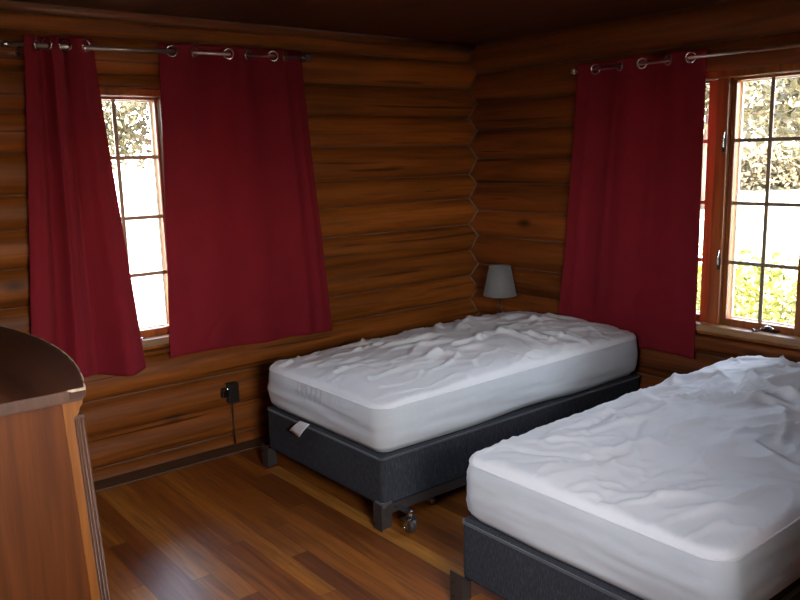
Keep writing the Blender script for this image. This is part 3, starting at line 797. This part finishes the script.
hand2 = [
    (1.15, -0.42, 1.45, -0.30, 0.022, 0.018), (1.15, -0.42, 1.20, -0.60, 0.022, 0.016), (1.28, -0.42, 1.56, -0.52, 0.024, 0.018), (1.30, -0.55, 1.62, -0.66, 0.022, 0.018),
    (1.02, -0.36, 1.10, -0.56, 0.020, 0.016), (1.05, -0.28, 1.32, -0.20, 0.020, 0.018), (1.42, -0.25, 1.50, -0.45, 0.018, 0.016), (1.10, -0.62, 1.40, -0.72, 0.018, 0.02),
    (0.62, -0.10, 0.80, -0.28, 0.018, 0.016), (0.55, -0.24, 0.88, -0.36, 0.016, 0.018), (0.80, -0.14, 1.10, -0.16, 0.018, 0.018), (0.25, -0.16, 0.62, -0.26, 0.014, 0.016),
    (0.22, -0.42, 0.80, -0.46, 0.010, 0.022), (0.18, -0.62, 0.70, -0.60, 0.010, 0.02), (0.12, -0.66, 0.42, -0.80, 0.012, 0.014), (0.12, -0.74, 0.30, -0.86, 0.012, 0.012),
    (0.85, -0.55, 1.08, -0.78, 0.016, 0.016), (1.5, -0.6, 1.75, -0.7, 0.016, 0.02)]
m2 = bed(-2.073, -2.050, 1.93, 0.965, 0.560, 23, hand2, 'white bare mattress with rumpled protector, the nearer one below the right window',
    'charcoal heather box spring under the nearer mattress', 'dark metal bed frame with a corner bracket at the foot of the nearer bed', 1.3, [])
# care tag on the first mattress, hanging from the skirt over the box spring
t = NT('printed care tag').set(Roughness=0.6)
wv = t.n('ShaderNodeTexWave', wave_type='BANDS', bands_direction='Z'); t.l(t.coords((1, 1, 1)), wv.inputs['Vector']); wv.inputs['Scale'].default_value = 45
t.l(t.mix(t.ramp(wv.outputs[0], [(0.80, (0, 0, 0)), (0.9, (0.5, 0.5, 0.5))]), (0.85, 0.85, 0.86), (0.35, 0.35, 0.38)), t.b.inputs['Base Color'])
bm = nb(); g = {}
for i in range(7):
    for j in range(5):
        u, v = i/6, j/4
        y = -0.80*(1-u)*(1-v)-0.895*u*(1-v)-0.715*(1-u)*v-0.81*u*v; z = 0.340*(1-u)*(1-v)+0.348*u*(1-v)+0.272*(1-u)*v+0.262*u*v
        g[i, j] = bm.verts.new((-1.952-0.012*math.sin(v*2.2)-0.004*u, y, z))
for i in range(6):
    for j in range(4): bm.faces.new((g[i, j], g[i+1, j], g[i+1, j+1], g[i, j+1]))
o = obj('care_tag', bm, t.m, m1, smooth=True); o['label'] = 'white printed care tag'; md = o.modifiers.new('t', 'SOLIDIFY'); md.thickness = 0.001

# ---------------------------------------------------------------- night table and lamp in the corner
nt = empty('night_table', (-0.235, -0.245, 0)); tag(nt, 'small wooden night table in the room corner, under the lamp and behind the mattress', 'table')
bm = nb(); box(bm, (-0.42, -0.432, 0.405), (-0.052, -0.075, 0.425), 0.004); obj('table_top', bm, M['trim_x'], nt)
bm = nb(); box(bm, (-0.40, -0.415, 0.32), (-0.07, -0.09, 0.405), 0.003); obj('apron', bm, M['trim_x'], nt)
for sx in (-0.395, -0.10):
    for sy in (-0.41, -0.12):
        bm = nb(); box(bm, (sx, sy, 0), (sx+0.03, sy+0.03, 0.32), 0.003); obj('leg', bm, M['trim_z'], nt)
lx = -0.158; ly = -0.402
lp = empty('table_lamp', (lx, ly, 0.425)); tag(lp, 'small lamp with a grey tapered shade and thin dark stem in the room corner', 'lamp')
bm = nb(); lathe(bm, [(0.001, 0.425), (0.040, 0.425), (0.040, 0.433), (0.034, 0.440), (0.012, 0.445), (0.001, 0.445)], (lx, ly, 0), 'Z', 32, caps=False); obj('base', bm, M['bronze'], lp, smooth=True)
bm = nb(); cyl(bm, (lx, ly, 0.44), (lx, ly, 0.70), 0.0065, 12); cyl(bm, (lx, ly, 0.70), (lx, ly, 0.75), 0.014, 14)
for a in (0, 2.09, 4.19): cyl(bm, (lx, ly, 0.715), (lx+0.092*math.cos(a), ly+0.092*math.sin(a), 0.700), 0.0018, 6)
obj('stem', bm, M['black'], lp)
bm = nb(); lathe(bm, [(0.1055, 0.672), (0.107, 0.676), (0.070, 0.860), (0.0685, 0.860), (0.1035, 0.678)], (lx, ly, 0), 'Z', 48, caps=False)
sh = obj('lamp_shade', bm, M['shade'], lp, smooth=True)
bm = nb(); torus(bm, (lx, ly, 0.674), (0, 0, 1), 0.1060, 0.0035, 40, 6); obj('shade_rim', bm, M['shade'], sh, smooth=True)
bm = nb(); torus(bm, (lx, ly, 0.860), (0, 0, 1), 0.0693, 0.003, 40, 6); obj('shade_rim', bm, M['shade'], sh, smooth=True)
bm = nb(); lathe(bm, [(0.012, 0.75), (0.028, 0.785), (0.030, 0.805), (0.018, 0.828), (0.002, 0.833)], (lx, ly, 0), 'Z', 20, caps=False); obj('bulb', bm, plain('frosted bulb', (0.8, 0.8, 0.78), 0.3), lp, smooth=True)

# ---------------------------------------------------------------- outlet and cord
yo = -0.052
ol = empty('wall_outlet', (-1.905, yo, 0.33)); tag(ol, 'black electrical outlet box with plugs on the log wall under the left window', 'outlet')
bm = nb(); box(bm, (-1.962, yo-0.034, 0.262), (-1.899, yo+0.03, 0.372), 0.004); obj('box_body', bm, M['black'], ol)
bm = nb(); box(bm, (-1.955, yo-0.037, 0.268), (-1.906, yo-0.033, 0.366), 0.001)
for zz in (0.293, 0.340):
    cyl(bm, (-1.9305, yo-0.041, zz), (-1.9305, yo-0.036, zz), 0.017, 20)
obj('cover_plate', bm, plain('dark brown plate', (0.02, 0.015, 0.012), 0.4), ol)
bm = nb(); box(bm, (-2.002, yo-0.042, 0.300), (-1.964, yo-0.012, 0.352), 0.005)
ad = obj('plug_adapter', bm, M['bronze'], ol)
bm = nb(); cyl(bm, (-1.993, yo-0.050, 0.347), (-1.993, yo-0.040, 0.347), 0.006, 12); cyl(bm, (-1.974, yo-0.050, 0.350), (-1.974, yo-0.040, 0.350), 0.006, 12); obj('screw', bm, M['chrome'], ad, smooth=True)
bm = nb(); tube(bm, [(-1.938, yo-0.026, 0.264), (-1.938, yo-0.020, 0.22), (-1.936, yo-0.010, 0.14), (-1.930, yo-0.012, 0.07), (-1.932, yo-0.016, 0.012)], 0.0045, 8)
tag(obj('power_cord', bm, plain('brown cord', (0.05, 0.025, 0.015), 0.5), smooth=True, origin=(-1.917, yo-0.015, 0.022)), 'thin brown cord running down the log wall from the outlet', 'cord')

# ---------------------------------------------------------------- bow front dresser
DXF, DXB, DYN, DYF, DZ = -3.448, -4.00, -2.582, -1.815, 1.200
def bow(y, sag=0.056):
    tt = (y-(DYN+DYF)/2)/((DYF-DYN)/2); return sag*(1-tt*tt)
dr = empty('dresser', (-3.72, -2.2, 0)); tag(dr, 'dark wooden bow fronted dresser with a chipped pale top edge, at the left edge', 'dresser')
def slab(bm, y0, y1, z0, z1, xb, inset, n=28, mi=0, sag=0.056):
    top = []; bot = []
    ys = [y0+(y1-y0)*k/n for k in range(n+1)]
    pts = [(DXF-inset+bow(y, sag), y) for y in ys]+[(xb, y1), (xb, y0)]
    T = [bm.verts.new((x, y, z1)) for x, y in pts]; B = [bm.verts.new((x, y, z0)) for x, y in pts]
    bm.faces.new(T).material_index = mi; bm.faces.new(B[::-1]).material_index = mi; m_ = len(pts)
    for k in range(m_): bm.faces.new((T[k], B[k], B[(k+1) % m_], T[(k+1) % m_])).material_index = mi
bm = nb(); slab(bm, DYN, DYF, DZ-0.016, DZ, DXB, 0.0)
obj('top', bm, M['dr_top'], dr)
bm = nb()   # pale bare edge where the veneer has worn off
n = 40; ys = [DYN+(DYF-DYN)*k/n for k in range(n+1)]
tube(bm, [(DXF+bow(y)-0.001, y, DZ-0.0012) for y in ys], [0.0017+0.0007*math.sin(k*2.3)*math.sin(k*0.7) for k in range(n+1)], 6)
tube(bm, [(DXF-0.001, DYN+0.001, DZ-0.001), (DXF-0.028, DYN+0.001, DZ-0.001), (DXF-0.030, DYN+0.001, DZ-0.001)], [0.002, 0.002, 0.0005], 6)
box(bm, (DXF-0.024, DYN-0.0006, DZ-0.0042), (DXF+0.0006, DYN+0.003, DZ-0.0005), 0.0008)
o = obj('worn_edge', bm, M['dr_edge'], dr); o['label'] = 'pale chipped veneer edge'
bm = nb(); box(bm, (DXB, DYN-0.0005, DZ-0.016), (DXF-0.027, DYN+0.002, DZ-0.0015), 0.0006)
box(bm, (DXB, DYN+0.002, DZ-0.0215), (DXF-0.004, DYN+0.012, DZ-0.016), 0.001)
obj('edge_moulding', bm, M['dr_post'], dr)
lean = lambda z: 0.040*(DZ-z)       # the posts splay slightly towards the foot
def splay(bm):
    for v in bm.verts: v.co.x += lean(v.co.z)
    return bm
bm = nb(); box(bm, (DXB+0.01, DYN+0.012, 0.06), (DXF-0.030, DYN+0.030, DZ-0.016), 0.001); obj('end_panel', splay(bm), M['dr_side'], dr)
bm = nb(); box(bm, (DXB+0.01, DYF-0.030, 0.06), (DXF-0.036, DYF-0.012, DZ-0.016), 0.001); obj('end_panel', splay(bm), M['dr_side'], dr)
bm = nb(); box(bm, (DXB+0.01, DYN+0.03, 0.06), (DXB+0.018, DYF-0.03, DZ-0.016)); obj('back_panel', bm, M['dr_side'], dr)
for yy0, yy1, sg in ((DYN+0.010, DYN+0.040, 1), (DYF-0.040, DYF-0.006, -1)):
    # stile with an ogee bracket under the top
    bm = nb(); prof_ = [(-0.038, 0.02), (-0.0235, 0.02)]
    prof_ += [(-0.0235, DZ-0.053), (-0.0200, DZ-0.050), (-0.0150, DZ-0.047), (-0.0125, DZ-0.043), (-0.0110, DZ-0.036), (-0.0060, DZ-0.031), (-0.0045, DZ-0.026), (-0.0050, DZ-0.016), (-0.038, DZ-0.016)]
    A_ = [bm.verts.new((DXF+a, yy0, z)) for a, z in prof_]; B_ = [bm.verts.new((DXF+a, yy1, z)) for a, z in prof_]
    bm.faces.new(A_); bm.faces.new(B_[::-1]); m_ = len(prof_)
    for k in range(m_): bm.faces.new((A_[k], B_[k], B_[(k+1) % m_], A_[(k+1) % m_]))
    obj('stile', splay(bm), M['dr_stile'], dr)
    bm = nb()
    ya, yb = (yy0+0.004, yy1+0.004) if sg > 0 else (yy0-0.004, yy1-0.004)
    box(bm, (DXF-0.0245, ya, 0.02), (DXF-0.004, yb, DZ-0.050), 0.001)
    for k in range(3): cyl(bm, (DXF-0.0185+0.0058*k, ya if sg > 0 else yb, 0.03), (DXF-0.0185+0.0058*k, ya if sg > 0 else yb, DZ-0.057), 0.0022, 8)
    obj('fluted_post', splay(bm), M['dr_post'], dr)
zz = 0.12
for k, hgt in enumerate((0.27, 0.25, 0.23, 0.19)):
    bm = nb(); slab(bm, DYN+0.046, DYF-0.046, zz, zz+hgt, DXF-0.10, 0.018)
    d_ = obj('drawer', bm, M['dr_side'], dr)
    for yy in (DYN+0.2, DYF-0.2):
        bm = nb(); x_ = DXF-0.018+bow(yy); lathe(bm, [(0.006, 0), (0.007, 0.012), (0.015, 0.018), (0.016, 0.025), (0.008, 0.030)], (x_-0.001, yy, zz+hgt/2), 'X', 20); obj('knob', bm, M['bronze'], d_, smooth=True)
    zz += hgt+0.012
bm = nb(); slab(bm, DYN+0.046, DYF-0.046, 0.02, 0.112, DXB+0.02, 0.022); obj('plinth', bm, M['dr_post'], dr)
bm = nb(); slab(bm, DYN+0.046, DYF-0.046, zz, DZ-0.016, DXF-0.08, 0.022); obj('frieze', bm, M['dr_stile'], dr)
for sx in (DXB+0.02, DXF-0.03):
    for sy in (DYN+0.02, DYF-0.05):
        bm = nb(); box(bm, (sx, sy, 0.0), (sx+0.03, sy+0.03, 0.06), 0.003); obj('foot', splay(bm), M['dr_post'], dr)
